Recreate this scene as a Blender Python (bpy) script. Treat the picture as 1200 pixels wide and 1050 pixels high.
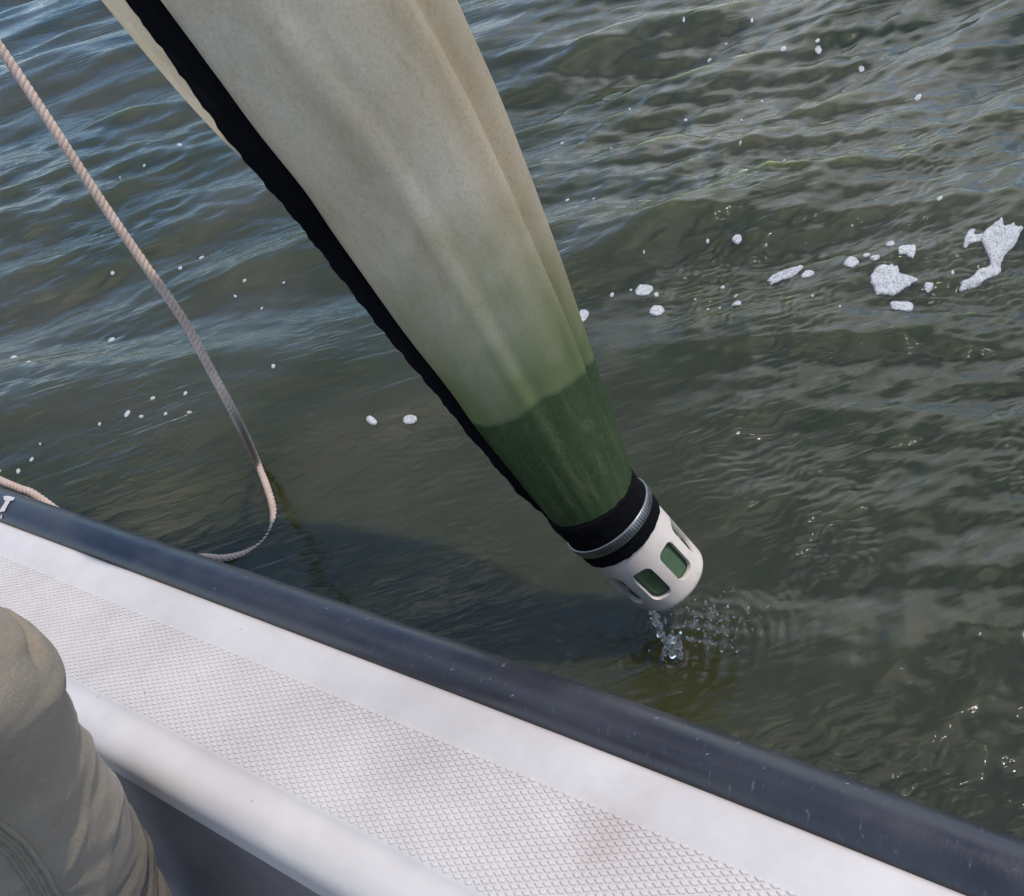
import bpy, bmesh, math, random
import numpy as np
from mathutils import Vector, Matrix, noise
from mathutils.bvhtree import BVHTree
from mathutils.geometry import delaunay_2d_cdt

random.seed(7); rng = np.random.default_rng(11)
sc = bpy.context.scene
for o in list(bpy.data.objects): bpy.data.objects.remove(o)
R = math.radians

# ------------------------------------------------------------------ camera
F_PX, CAM_H, ROLL, PITCH = 1100.0, 0.95, R(17), R(41)
X0 = np.array([1.0, 0, 0]); U0 = np.array([0, math.sin(PITCH), math.cos(PITCH)])
FW = np.array([0, math.cos(PITCH), -math.sin(PITCH)])
RT = math.cos(ROLL) * X0 - math.sin(ROLL) * U0
UP = math.sin(ROLL) * X0 + math.cos(ROLL) * U0
CAM = np.array([0, 0, CAM_H])
cam_d = bpy.data.cameras.new('camera'); cam = bpy.data.objects.new('camera', cam_d)
sc.collection.objects.link(cam); sc.camera = cam
cam_d.sensor_width = 36; cam_d.lens = 36 * F_PX / 1200; cam_d.clip_start = 0.02; cam_d.clip_end = 2000
M = Matrix.Identity(4)
for i in range(3):
    M[i][0] = RT[i]; M[i][1] = UP[i]; M[i][2] = -FW[i]; M[i][3] = CAM[i]
cam.matrix_world = M

# ------------------------------------------------------------------ world, sun, exposure
SUN_AZ, SUN_EL = R(99), R(66)          # azimuth from +Y towards +X
world = bpy.data.worlds.new('World'); sc.world = world; world.use_nodes = True
wn, wl = world.node_tree.nodes, world.node_tree.links
bg = wn['Background']
sky = wn.new('ShaderNodeTexSky'); sky.sky_type = 'NISHITA'; sky.sun_disc = False
sky.sun_elevation = SUN_EL; sky.sun_rotation = SUN_AZ; sky.air_density = 1.25; sky.dust_density = 0.0; sky.ozone_density = 9.0; sky.altitude = 1500
tc = wn.new('ShaderNodeTexCoord'); mp = wn.new('ShaderNodeMapping'); mp.inputs['Scale'].default_value = (1.5, 1.5, 2.4)
mp.inputs['Location'].default_value = (28.9, 7.53, 13.69)
nz = wn.new('ShaderNodeTexNoise'); nz.inputs['Scale'].default_value = 1.3; nz.inputs['Detail'].default_value = 7; nz.inputs['Roughness'].default_value = 0.55
rp = wn.new('ShaderNodeValToRGB'); rp.color_ramp.elements[0].position = 0.48; rp.color_ramp.elements[1].position = 0.72
rp.color_ramp.elements[0].color = (0, 0, 0, 1); rp.color_ramp.elements[1].color = (0.85, 0.85, 0.85, 1)
mx = wn.new('ShaderNodeMix'); mx.data_type = 'RGBA'
wl.new(tc.outputs['Generated'], mp.inputs['Vector']); wl.new(mp.outputs[0], nz.inputs['Vector']); wl.new(nz.outputs['Fac'], rp.inputs['Fac'])
wl.new(rp.outputs['Color'], mx.inputs[0]); wl.new(sky.outputs['Color'], mx.inputs[6]); mx.inputs[7].default_value = (14, 13.8, 13.6, 1)
wl.new(mx.outputs[2], bg.inputs['Color']); bg.inputs['Strength'].default_value = 0.15
sl = bpy.data.lights.new('sun', 'SUN'); sun = bpy.data.objects.new('sun', sl); sc.collection.objects.link(sun)
sl.energy = 2.0; sl.angle = R(1.0); sl.color = (1.0, 0.91, 0.81)
SUND = Vector((math.sin(SUN_AZ) * math.cos(SUN_EL), math.cos(SUN_AZ) * math.cos(SUN_EL), math.sin(SUN_EL)))
sun.rotation_euler = SUND.to_track_quat('Z', 'Y').to_euler(); sun.location = (3, 3, 6)
sc.view_settings.view_transform = 'Standard'; sc.view_settings.look = 'None'; sc.view_settings.gamma = 1
sc.view_settings.exposure = 0.38; sc.view_settings.use_curve_mapping = False
sc.cycles.caustics_reflective = False; sc.cycles.caustics_refractive = False
sc.cycles.max_bounces = 8; sc.cycles.transparent_max_bounces = 12
sc.cycles.sample_clamp_indirect = 4; sc.cycles.sample_clamp_direct = 5

# ------------------------------------------------------------------ helpers
def ray(u, v): return RT * (u - 600) / F_PX - UP * (v - 525) / F_PX + FW
def at(u, v, depth): return CAM + ray(u, v) * depth
def on_z(u, v, z=0.0):
    d = ray(u, v); return CAM + d * ((z - CAM[2]) / d[2])

def link(o): sc.collection.objects.link(o); return o
def tag(o, label=None, cat=None, group=None, kind=None):
    for k, v in (('label', label), ('category', cat), ('group', group), ('kind', kind)):
        if v: o[k] = v
    return o
def thing(name, loc, label, cat, group=None):
    o = bpy.data.objects.new(name, None); o.location = loc; o.empty_display_size = 0.05
    o['root_loc'] = [float(c) for c in loc]
    return tag(link(o), label, cat, group)
def rootloc(p):
    while p.parent: p = p.parent
    return np.array(p.location)
def mesh(name, verts, faces, mat, parent=None, smooth=True, origin=None, uv=None):
    """ONE mesh object; vertices come in world coordinates."""
    verts = np.asarray(verts, float)
    base = rootloc(parent) if parent else (np.asarray(origin, float) if origin is not None else np.zeros(3))
    me = bpy.data.meshes.new(name)
    me.from_pydata((verts - base).tolist(), [], [tuple(f) for f in faces])
    if uv is not None:
        l = me.uv_layers.new(name='UVMap')
        idx = np.empty(len(me.loops), np.int32); me.loops.foreach_get('vertex_index', idx)
        l.data.foreach_set('uv', np.asarray(uv, np.float32)[idx].ravel())
    if smooth: me.polygons.foreach_set('use_smooth', [True] * len(me.polygons))
    me.materials.append(mat); me.update()
    o = link(bpy.data.objects.new(name, me))
    if parent: o.parent = parent
    elif origin is not None: o.location = base
    return o
def grid_faces(nr, nc, wrap=False):
    f = []
    for i in range(nr - 1):
        for j in range(nc if wrap else nc - 1):
            a = i * nc + j; b = i * nc + (j + 1) % nc
            f.append((a, b, b + nc, a + nc))
    return f
def tube_mesh(path, radii, sides=12, cap=True, twist=0):
    path = np.asarray(path, float); n = len(path)
    radii = np.broadcast_to(radii, (n,))
    T = np.gradient(path, axis=0); T /= np.linalg.norm(T, axis=1)[:, None]
    a = np.cross(T[0], [0, 0, 1.0]);
    if np.linalg.norm(a) < 1e-3: a = np.cross(T[0], [1.0, 0, 0])
    a /= np.linalg.norm(a); V = []
    fr = []
    for i in range(n):
        a = a - T[i] * np.dot(a, T[i]); a /= np.linalg.norm(a); b = np.cross(T[i], a); fr.append((a.copy(), b))
        for k in range(sides):
            p = 2 * math.pi * k / sides
            V.append(path[i] + radii[i] * (math.cos(p) * a + math.sin(p) * b))
    Fc = grid_faces(n, sides, True)
    if cap:
        Fc.append(tuple(range(sides))[::-1]); Fc.append(tuple(range((n - 1) * sides, n * sides)))
    return V, Fc, fr
def smooth_path(pts, step):
    """Catmull-Rom through pts (any dimension), resampled evenly on the first three."""
    p = np.asarray(pts, float); q = np.vstack([2 * p[0] - p[1], p, 2 * p[-1] - p[-2]]); out = []
    for i in range(1, len(q) - 2):
        for s in np.linspace(0, 1, 24, endpoint=False):
            a, b, c, d = q[i - 1], q[i], q[i + 1], q[i + 2]
            out.append(0.5 * (2 * b + (c - a) * s + (2 * a - 5 * b + 4 * c - d) * s * s + (3 * b - a - 3 * c + d) * s ** 3))
    out.append(q[-2]); out = np.array(out)
    L = np.concatenate([[0], np.cumsum(np.linalg.norm(np.diff(out[:, :3], axis=0), axis=1))])
    n = max(2, int(L[-1] / step)); t = np.linspace(0, L[-1], n)
    return np.stack([np.interp(t, L, out[:, k]) for k in range(out.shape[1])], 1)

class Mat:
    """tiny node helper"""
    def __init__(s, name, **kw):
        s.m = bpy.data.materials.new(name); s.m.use_nodes = True
        s.n, s.l = s.m.node_tree.nodes, s.m.node_tree.links
        s.out = s.n['Material Output']; s.p = s.n['Principled BSDF']
        s.set(s.p, **kw)
    def set(s, node, **kw):
        for k, v in kw.items():
            k = k.replace('_', ' ')
            if isinstance(v, tuple) and len(v) == 3 and 'olor' in k: v = v + (1,)
            node.inputs[k].default_value = v
    def node(s, t, **kw):
        n = s.n.new('ShaderNode' + t); s.set(n, **{k: v for k, v in kw.items()}); return n
    def link(s, a, b): s.l.new(a, b)
    def coord(s, which='Object', scale=(1, 1, 1), rot=(0, 0, 0)):
        c = s.node('TexCoord'); m = s.node('Mapping'); m.inputs['Scale'].default_value = scale; m.inputs['Rotation'].default_value = rot
        s.link(c.outputs[which], m.inputs['Vector']); return m.outputs[0]
    def noise(s, vec, scale, detail=4, rough=0.5, dist=0):
        n = s.node('TexNoise', Scale=scale, Detail=detail, Roughness=rough, Distortion=dist); s.link(vec, n.inputs['Vector']); return n.outputs['Fac']
    def ramp(s, fac, stops):
        r = s.n.new('ShaderNodeValToRGB'); e = r.color_ramp.elements
        while len(e) < len(stops): e.new(0.5)
        for x, (p, c) in zip(e, stops):
            x.position = p; x.color = (c if isinstance(c, tuple) else (c, c, c)) + (1,)
        s.link(fac, r.inputs['Fac']); return r.outputs['Color']
    def mix(s, fac, a, b, mode='MIX'):
        m = s.n.new('ShaderNodeMix'); m.data_type = 'RGBA'; m.blend_type = mode
        for i, x in ((0, fac), (6, a), (7, b)):
            if isinstance(x, (int, float)): m.inputs[i].default_value = x
            elif isinstance(x, tuple): m.inputs[i].default_value = x + (1,)
            else: s.link(x, m.inputs[i])
        return m.outputs[2]
    def math(s, op, a, b=0.0):
        m = s.n.new('ShaderNodeMath'); m.operation = op
        for i, x in ((0, a), (1, b)):
            if isinstance(x, (int, float)): m.inputs[i].default_value = x
            else: s.link(x, m.inputs[i])
        return m.outputs[0]
    def bump(s, h, strength=0.3, dist=0.001, prev=None):
        b = s.node('Bump', Strength=strength, Distance=dist); s.link(h, b.inputs['Height'])
        if prev is not None: s.link(prev, b.inputs['Normal'])
        return b.outputs['Normal']

# ------------------------------------------------------------------ materials
def m_water():
    w = Mat('lake water'); c = w.coord('Object')
    big = w.noise(c, 1.7, 3, 0.5, 0.6)
    col = w.ramp(big, [(0.32, (0.028, 0.034, 0.010)), (0.50, (0.046, 0.048, 0.018)), (0.70, (0.067, 0.064, 0.033))])
    spk = w.noise(c, 190, 2, 0.5); sp = w.ramp(spk, [(0.74, 0.0), (0.80, 1.0)])
    col = w.mix(w.math('MULTIPLY', sp, 0.35), col, (0.12, 0.12, 0.08))
    # fine capillary relief; stronger in wind-ruffled patches
    patch = w.ramp(w.noise(c, 2.6, 2), [(0.40, 0.30), (0.62, 1.0)])
    ca = w.coord('Object', (0.15, 1.0, 1.0), (0, 0, R(-6)))
    h1 = w.noise(ca, 36, 4, 0.5, 0.7); h2 = w.noise(ca, 110, 3, 0.5, 0.8)
    h = w.math('ADD', w.math('MULTIPLY', h1, patch), w.math('MULTIPLY', h2, 0.13))
    nrm = w.bump(h, 1.0, 0.0046)
    dif = w.node('SubsurfaceScattering', Scale=0.21, Radius=(1.0, 1.1, 0.6)); w.link(col, dif.inputs['Color'])
    tr = w.node('BsdfTransparent', Color=(0.45, 0.52, 0.30))
    under = w.node('MixShader', Fac=0.80); w.link(tr.outputs[0], under.inputs[1]); w.link(dif.outputs[0], under.inputs[2])
    gl = w.node('BsdfGlossy', Roughness=0.022); w.link(nrm, gl.inputs['Normal'])
    fr = w.node('Fresnel', IOR=1.48); w.link(nrm, fr.inputs['Normal'])
    top = w.node('MixShader'); w.link(fr.outputs[0], top.inputs[0]); w.link(under.outputs[0], top.inputs[1]); w.link(gl.outputs[0], top.inputs[2])
    w.link(top.outputs[0], w.out.inputs['Surface']); return w.m

def m_simple(name, col, rough=0.6, var=0.12, scale=20, bump=0.0, bscale=200, spec=0.5, metal=0.0):
    a = Mat(name, Roughness=rough, Metallic=metal, **{'Specular IOR Level': spec}); c = a.coord('Object')
    n = a.noise(c, scale, 5, 0.6)
    lo = tuple(x * (1 - var) for x in col); hi = tuple(min(1, x * (1 + var)) for x in col)
    a.link(a.ramp(n, [(0.3, lo), (0.7, hi)]), a.p.inputs['Base Color'])
    if bump: a.link(a.bump(a.noise(c, bscale, 4), bump, 0.001), a.p.inputs['Normal'])
    return a.m

def m_deck():
    a = Mat('moulded white plastic', Roughness=0.42); geo = a.node('NewGeometry'); c = geo.outputs['Position']
    n = a.noise(c, 9, 6, 0.65); base = a.ramp(n, [(0.30, (0.545, 0.50, 0.46)), (0.70, (0.63, 0.585, 0.54))])
    fine = a.noise(c, 420, 2); base = a.mix(a.ramp(fine, [(0.62, 0.0), (0.80, 0.22)]), base, (0.45, 0.43, 0.41))
    # a rusty pink stain rubbed into the tread
    st = STAIN; d = a.node('VectorMath'); d.operation = 'DISTANCE'
    a.link(c, d.inputs[0]); d.inputs[1].default_value = st
    wob = a.math('MULTIPLY', a.noise(c, 38, 5, 0.75), 0.085)
    dd = a.math('ADD', d.outputs['Value'], wob)
    base = a.mix(a.ramp(dd, [(0.040, 0.42), (0.086, 0.0)]), base, (0.44, 0.31, 0.25))
    dirt = a.noise(c, 3.5, 6, 0.7); base = a.mix(a.ramp(dirt, [(0.50, 0.0), (0.72, 0.5)]), base, (0.40, 0.355, 0.32))
    sp = a.node('TexVoronoi', Scale=34.0); a.link(c, sp.inputs['Vector'])
    base = a.mix(a.ramp(sp.outputs['Distance'], [(0.035, 0.55), (0.06, 0.0)]), base, (0.28, 0.22, 0.19))
    a.link(base, a.p.inputs['Base Color'])
    a.link(a.bump(a.noise(c, 300, 3), 0.12, 0.0006), a.p.inputs['Normal']); return a.m

def m_rail():
    a = Mat('navy rubber rail', Roughness=0.42, **{'Specular IOR Level': 0.6})
    c = a.coord('UV', (90, 3.0, 1)); co = a.coord('Object')
    n = a.noise(co, 14, 5, 0.65)
    base = a.ramp(n, [(0.3, (0.016, 0.0165, 0.021)), (0.7, (0.030, 0.0305, 0.036))])
    scr = a.noise(a.coord('Object', (1, 1, 1), (0, 0, R(45))), 1, 2)
    us = a.coord('UV', (26, 1.6, 1), (0, 0, 0.2)); s1 = a.noise(us, 9, 3, 0.6, 0.6)
    base = a.mix(a.ramp(s1, [(0.64, 0.0), (0.74, 0.45)]), base, (0.16, 0.165, 0.185))
    v = a.node('TexNoise', Scale=230.0, Detail=4.0, Roughness=0.7); a.link(co, v.inputs['Vector'])
    base = a.mix(a.ramp(v.outputs['Fac'], [(0.70, 0.0), (0.76, 0.55)]), base, (0.30, 0.30, 0.32))
    v2 = a.node('TexVoronoi', Scale=1.0); a.link(a.mix(0.25, a.coord('UV', (70, 10, 1), (0, 0, 0.6)), a.coord('Object', (160, 160, 160)), 'ADD'), v2.inputs['Vector'])
    base = a.mix(a.ramp(v2.outputs['Distance'], [(0.030, 0.7), (0.055, 0.0)]), base, (0.36, 0.36, 0.38))
    a.link(base, a.p.inputs['Base Color'])
    a.link(a.ramp(n, [(0.3, 0.27), (0.7, 0.44)]), a.p.inputs['Roughness'])
    a.link(a.bump(a.math('ADD', a.noise(co, 60, 5, 0.6), a.math('MULTIPLY', s1, 0.5)), 0.25, 0.0015), a.p.inputs['Normal']); return a.m

def m_net():
    a = Mat('plankton mesh'); uvn = a.node('TexCoord'); sx = a.node('SeparateXYZ'); a.link(uvn.outputs['UV'], sx.inputs[0])
    u, v = sx.outputs['X'], sx.outputs['Y']; o = a.coord('Object')
    streak = a.noise(a.coord('UV', (17, 1.8, 1)), 1.0, 5, 0.6, 0.5); cloud = a.noise(o, 14, 5, 0.6)
    cream = a.ramp(streak, [(0.30, (0.60, 0.545, 0.42)), (0.55, (0.67, 0.62, 0.50)), (0.75, (0.73, 0.665, 0.525))])
    cream = a.mix(a.ramp(cloud, [(0.38, 0.0), (0.68, 0.5)]), cream, (0.50, 0.41, 0.27))
    lit_crease = a.ramp(a.math('ADD', a.math('SUBTRACT', u, a.math('MULTIPLY', v, 0.055)), a.math('MULTIPLY', a.math('SUBTRACT', streak, 0.5), 0.03)), [(0.52, 0.0), (0.565, 0.60), (0.585, 0.25), (0.60, 0.75), (0.63, 0.4), (0.70, 0.1)])
    cream = a.mix(lit_crease, cream, (0.68, 0.52, 0.32))  # warm sunlit band along the right-hand crease, painted into the mesh colour
    # algae stain creeping up from the cod end
    vv = a.math('ADD', v, a.math('MULTIPLY', a.math('ADD', a.math('SUBTRACT', streak, 0.5), a.math('MULTIPLY', a.math('SUBTRACT', cloud, 0.5), 0.8)), 0.20))
    g1 = a.ramp(vv, [(V_GREEN0, 0.0), (V_GREEN0 + 0.10, 0.35), (V_DARK - 0.01, 0.92)])
    col = a.mix(g1, cream, (0.175, 0.230, 0.080))
    wob = a.math('ADD', v, a.math('MULTIPLY', a.math('SUBTRACT', a.noise(o, 22, 4), 0.5), 0.020))
    g2 = a.ramp(wob, [(V_DARK - 0.004, 0.0), (V_DARK + 0.004, 1.0)])
    wet = a.mix(a.ramp(a.noise(o, 26, 5, 0.65), [(0.35, 0.0), (0.70, 0.6)]), (0.046, 0.082, 0.032), (0.072, 0.116, 0.044))
    col = a.mix(g2, col, wet)
    fine = a.noise(o, 330, 4, 0.75); col = a.mix(a.ramp(fine, [(0.35, 0.22), (0.55, 0.0)]), col, (0.20, 0.19, 0.12))
    smear = a.noise(a.coord('UV', (26, 11, 1)), 1.0, 6, 0.7, 1.0); col = a.mix(a.ramp(smear, [(0.52, 0.0), (0.74, 0.35)]), col, (0.30, 0.25, 0.14))
    sp = a.node('TexVoronoi', Scale=60.0); a.link(o, sp.inputs['Vector'])
    col = a.mix(a.ramp(sp.outputs['Distance'], [(0.03, 0.4), (0.06, 0.0)]), col, (0.22, 0.17, 0.09))
    wv = a.math('ADD', a.noise(a.coord('UV', (900, 420, 1)), 1.0, 1), a.math('MULTIPLY', a.noise(a.coord('UV', (46, 7, 1), (0, 0, 0.3)), 1.0, 5, 0.65), 2.2))
    nrm = a.bump(a.math('ADD', wv, a.math('MULTIPLY', streak, 1.4)), 0.22, 0.0012)
    a.link(col, a.p.inputs['Base Color']); a.link(nrm, a.p.inputs['Normal'])
    a.link(a.ramp(g2, [(0, 0.70), (1, 0.22)]), a.p.inputs['Roughness'])
    tl = a.node('BsdfTranslucent'); a.link(col, tl.inputs['Color'])
    ms = a.node('MixShader'); a.link(a.ramp(g2, [(0, 0.52), (1, 0.36)]), ms.inputs[0])
    a.link(a.p.outputs[0], ms.inputs[1]); a.link(tl.outputs[0], ms.inputs[2]); a.link(ms.outputs[0], a.out.inputs['Surface']); return a.m

def m_cloth():
    a = Mat('khaki cotton', Roughness=0.9, **{'Specular IOR Level': 0.15, 'Sheen Weight': 0.15}); o = a.coord('Object')
    n = a.noise(o, 12, 5, 0.6); f = a.noise(o, 900, 3, 0.7); m2 = a.noise(o, 240, 4, 0.7)
    col = a.ramp(n, [(0.3, (0.245, 0.200, 0.142)), (0.7, (0.320, 0.265, 0.192))])
    col = a.mix(a.ramp(f, [(0.40, 0.40), (0.62, 0.0)]), col, (0.17, 0.14, 0.10))
    col = a.mix(a.ramp(m2, [(0.50, 0.0), (0.72, 0.30)]), col, (0.36, 0.32, 0.25))
    a.link(col, a.p.inputs['Base Color'])
    a.link(a.bump(f, 0.7, 0.0012, a.bump(m2, 0.5, 0.002)), a.p.inputs['Normal']); return a.m

def m_foam():
    a = Mat('bubble foam', Roughness=0.5); o = a.coord('Object')
    v = a.node('TexVoronoi', Scale=420.0); a.link(o, v.inputs['Vector'])
    v2 = a.node('TexVoronoi', Scale=900.0); a.link(o, v2.inputs['Vector'])
    col = a.ramp(v.outputs['Distance'], [(0.0, (0.40, 0.41, 0.39)), (0.30, (0.56, 0.56, 0.54)), (0.7, (0.67, 0.67, 0.65))])
    a.link(col, a.p.inputs['Base Color'])
    h = a.math('ADD', v.outputs['Distance'], a.math('MULTIPLY', v2.outputs['Distance'], 0.5))
    a.link(a.bump(h, 0.9, 0.002), a.p.inputs['Normal'])
    n = a.noise(o, 95, 3, 0.6); hole = a.math('MULTIPLY', a.ramp(v.outputs['Distance'], [(0.20, 1.0), (0.36, 0.16)]), a.ramp(n, [(0.42, 0.35), (0.60, 1.0)]))
    t = a.node('BsdfTransparent'); ms = a.node('MixShader')
    a.link(hole, ms.inputs[0]); a.link(a.p.outputs[0], ms.inputs[1]); a.link(t.outputs[0], ms.inputs[2]); a.link(ms.outputs[0], a.out.inputs['Surface']); return a.m

def m_rope():
    a = Mat('weathered rope', Roughness=0.85, **{'Specular IOR Level': 0.2}); o = a.coord('Object')
    n = a.noise(o, 30, 5, 0.6); f = a.noise(o, 700, 3, 0.7)
    col = a.ramp(n, [(0.3, (0.50, 0.375, 0.295)), (0.7, (0.66, 0.52, 0.43))])
    col = a.mix(a.ramp(f, [(0.38, 0.5), (0.6, 0.0)]), col, (0.20, 0.14, 0.10))
    a.link(col, a.p.inputs['Base Color']); a.link(a.bump(f, 0.6, 0.0008), a.p.inputs['Normal']); return a.m

def m_glass(name):
    a = Mat(name); g = a.node('BsdfGlass', IOR=1.333, Roughness=0.0)
    d = a.node('BsdfDiffuse', Color=(0.85, 0.87, 0.88)); t = a.node('BsdfTranslucent', Color=(0.85, 0.87, 0.88)); m2 = a.node('AddShader'); ms = a.node('MixShader', Fac=0.06)
    a.link(d.outputs[0], m2.inputs[0]); a.link(t.outputs[0], m2.inputs[1]); a.link(g.outputs[0], ms.inputs[1]); a.link(m2.outputs[0], ms.inputs[2]); a.link(ms.outputs[0], a.out.inputs['Surface']); return a.m

# ------------------------------------------------------------------ boat frame (axes t along the rail, n inboard, w up)
BT = np.array([-0.71357559, 0.69402841, -0.09557431]); BN = np.array([-0.69722007, -0.71685715, 0.0]); BW = np.array([-0.06851313, 0.06663633, 0.9954223])
BO = np.array([0.05686969, 0.37167633, 0.28010249])
def bow(t): return 0.0125 * (t + np.sqrt(t * t + 0.04)) - 0.0025
def boat(t, n, w): return BO + BT * t + BN * (n + bow(np.asarray(t, float))) + BW * w
def on_deck(u, v, h=0.0):
    d = ray(u, v); s = np.dot(BO + BW * h - CAM, BW) / np.dot(d, BW); p = CAM + d * s - BO
    t = p @ BT; return t, p @ BN - bow(t)

# ------------------------------------------------------------------ water
GROUPS = []
def make_waves():
    w = []
    for lam, amp, cnt, spread in ((1.5, 0.0095, 3, 12), (0.80, 0.0088, 5, 17), (0.42, 0.0046, 6, 22), (0.20, 0.0017, 8, 26),
                                  (0.095, 0.00068, 9, 30), (0.048, 0.00024, 10, 40), (0.027, 0.00010, 8, 60)):
        for _ in range(cnt):
            l = lam * rng.uniform(0.78, 1.28); th = R(90 + rng.normal(0, spread) - 4)
            w.append((2 * math.pi / l, th, amp * rng.uniform(0.6, 1.3), rng.uniform(0, 6.28), l))
    return w
WAVES = make_waves()
CAPS = [(2 * math.pi / l, R(d), a, rng.uniform(0, 6.28)) for l, d, a in [(rng.uniform(0.013, 0.024), rng.uniform(62, 128), rng.uniform(0.00018, 0.00036)) for _ in range(14)]]
RING_C = on_z(990, 658)[:2]; SPL_C = on_z(826, 742)[:2]; DRIP_C = on_z(790, 768)[:2]
def water_h(x, y, res=0.0):
    x = np.asarray(x, float); y = np.asarray(y, float); h = np.zeros_like(x)
    # sheltered beside the hull: smaller chop; gusts as slow patches
    dist = -((x - BO[0]) * BN[0] + (y - BO[1]) * BN[1])
    shelter = 0.36 + 0.64 / (1 + np.exp(-(dist - 0.55 - 0.25 * np.sin(3.1 * x + 1.0)) / 0.13))
    right = 1 / (1 + np.exp(-(x - 0.28) / 0.07))
    gust = 0.75 + 0.35 * np.sin(2.3 * x + 1.1 * y + 0.6) * np.sin(1.7 * y - 0.9 * x + 2.0)
    wx = x + 0.05 * np.sin(3.3 * y + 1.2) + 0.02 * np.sin(9.1 * y + 4.0 * x); wy = y + 0.06 * np.sin(2.1 * x + 0.4) + 0.015 * np.sin(7.0 * x + 1.0)
    for k, th, a, ph, l in WAVES:
        s = np.sin(k * (math.cos(th) * wx + math.sin(th) * wy) + ph)
        if l < 0.8: s = s + 0.22 * (s * s - 0.5)                 # a little sharper on the crest
        m = np.maximum(shelter, right * (1.45 if l > 0.1 else 1.7)) if l < 0.5 else 0.45 + 0.55 * shelter
        if l < 0.25: m = m * gust
        if np.ndim(res): m = m * np.clip((l / np.maximum(res, 1e-6) - 2.5) / 2.0, 0, 1)
        h += a * m * s
    # cat's paws: patches of tight capillary ripples, most of them off the right of the cod end
    pt = np.sin(11.3 * x + 4.1 * y + 0.5) * np.sin(8.7 * y - 5.2 * x + 1.9) + 0.5 * np.sin(19 * x - 7 * y) * np.sin(15 * y + 3)
    pt = np.clip(pt * 1.5 + 0.3, 0.05, 1.3) * (0.22 + 0.78 * right)
    if np.ndim(res): pt = pt * np.clip((0.016 / np.maximum(res, 1e-6) - 2.2) / 1.5, 0, 1)
    vx = wx + 0.006 * np.sin(37 * y + 11 * x) + 0.004 * np.sin(71 * x - 23 * y); vy = wy + 0.006 * np.sin(33 * x - 17 * y) + 0.004 * np.sin(83 * x + 41 * y)
    for k, th, a, ph in CAPS: h += a * pt * np.sin(k * (math.cos(th) * vx + math.sin(th) * vy) + ph)
    jit = 2.0 * np.sin(60 * x + 3) * np.sin(47 * y) + 1.2 * np.sin(110 * x - 80 * y)
    r = np.hypot(x - RING_C[0], y - RING_C[1]); h += 0.00045 * np.sin(2 * math.pi * r / 0.013 + 0.4 * jit) * np.exp(-(r / 0.04) ** 2)
    r = np.hypot(x - SPL_C[0], y - SPL_C[1]); h += 0.00042 * np.sin(2 * math.pi * r / 0.015 + 1 + jit) * np.exp(-(r / 0.10) ** 2)
    h += 0.0016 * np.sin(210 * x + 60 * y) * np.sin(190 * y - 70 * x + 1) * np.exp(-(r / 0.05) ** 2)
    r = np.hypot(x - DRIP_C[0], y - DRIP_C[1]); h += 0.0011 * np.cos(2 * math.pi * r / 0.014 + 0.8 * jit) * np.exp(-(r / 0.030) ** 2)
    return h
def axis(lo, hi, step, far_lo, far_hi, g1, g2, mid):
    a = list(np.arange(lo, hi, step))
    def ext(start, end, sgn):
        out, s, p = [], step, start
        while (p < end) if sgn > 0 else (p > end):
            s *= (1 + g1) if abs(p - start) < mid else (1 + g2)
            p += sgn * s; out.append(p)
        return out
    return np.array(ext(a[0], far_lo, -1)[::-1] + a + ext(a[-1], far_hi, 1))
gx = axis(-0.55, 0.75, 0.003, -400, 400, 0.013, 0.10, 2.6); gy = axis(0.25, 1.45, 0.003, -400, 400, 0.009, 0.10, 5.0)
XX, YY = np.meshgrid(gx, gy); rx = np.gradient(gx); ry = np.gradient(gy)
HH = water_h(XX, YY, np.maximum(rx[None, :] * 0.6, ry[:, None]))
def build_water():
    ny, nx = XX.shape; co = np.stack([XX, YY, HH], -1).reshape(-1, 3).astype(np.float32)
    i = np.arange(ny - 1)[:, None] * nx + np.arange(nx - 1)[None, :]
    cx, cy = XX[:-1, :-1], YY[:-1, :-1]
    q = (cx - BO[0]) * BN[0] + (cy - BO[1]) * BN[1]; tt = (cx - BO[0]) * BT[0] + (cy - BO[1]) * BT[1]
    inside = (q > 0.085 + bow(tt)) & (q < 1.16) & (tt > -1.15) & (tt < 2.1)
    f = np.stack([i, i + 1, i + nx + 1, i + nx], -1)[~inside].reshape(-1).astype(np.int32)
    nf = len(f) // 4
    me = bpy.data.meshes.new('water'); me.vertices.add(len(co)); me.vertices.foreach_set('co', co.ravel())
    me.loops.add(len(f)); me.loops.foreach_set('vertex_index', f)
    me.polygons.add(nf); me.polygons.foreach_set('loop_start', np.arange(0, nf * 4, 4, dtype=np.int32))
    me.polygons.foreach_set('use_smooth', np.ones(nf, bool)); me.update(calc_edges=True)
    me.materials.append(m_water())
    tag(link(bpy.data.objects.new('water', me)), kind='structure')
build_water()
bed = mesh('lake_bed', [(-400, -400, -0.9), (400, -400, -0.9), (400, 400, -0.9), (-400, 400, -0.9)], [(0, 1, 2, 3)],
           m_simple('silty lake bed', (0.045, 0.045, 0.022), 0.95, 0.3, 2.0)); tag(bed, kind='structure')

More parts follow.
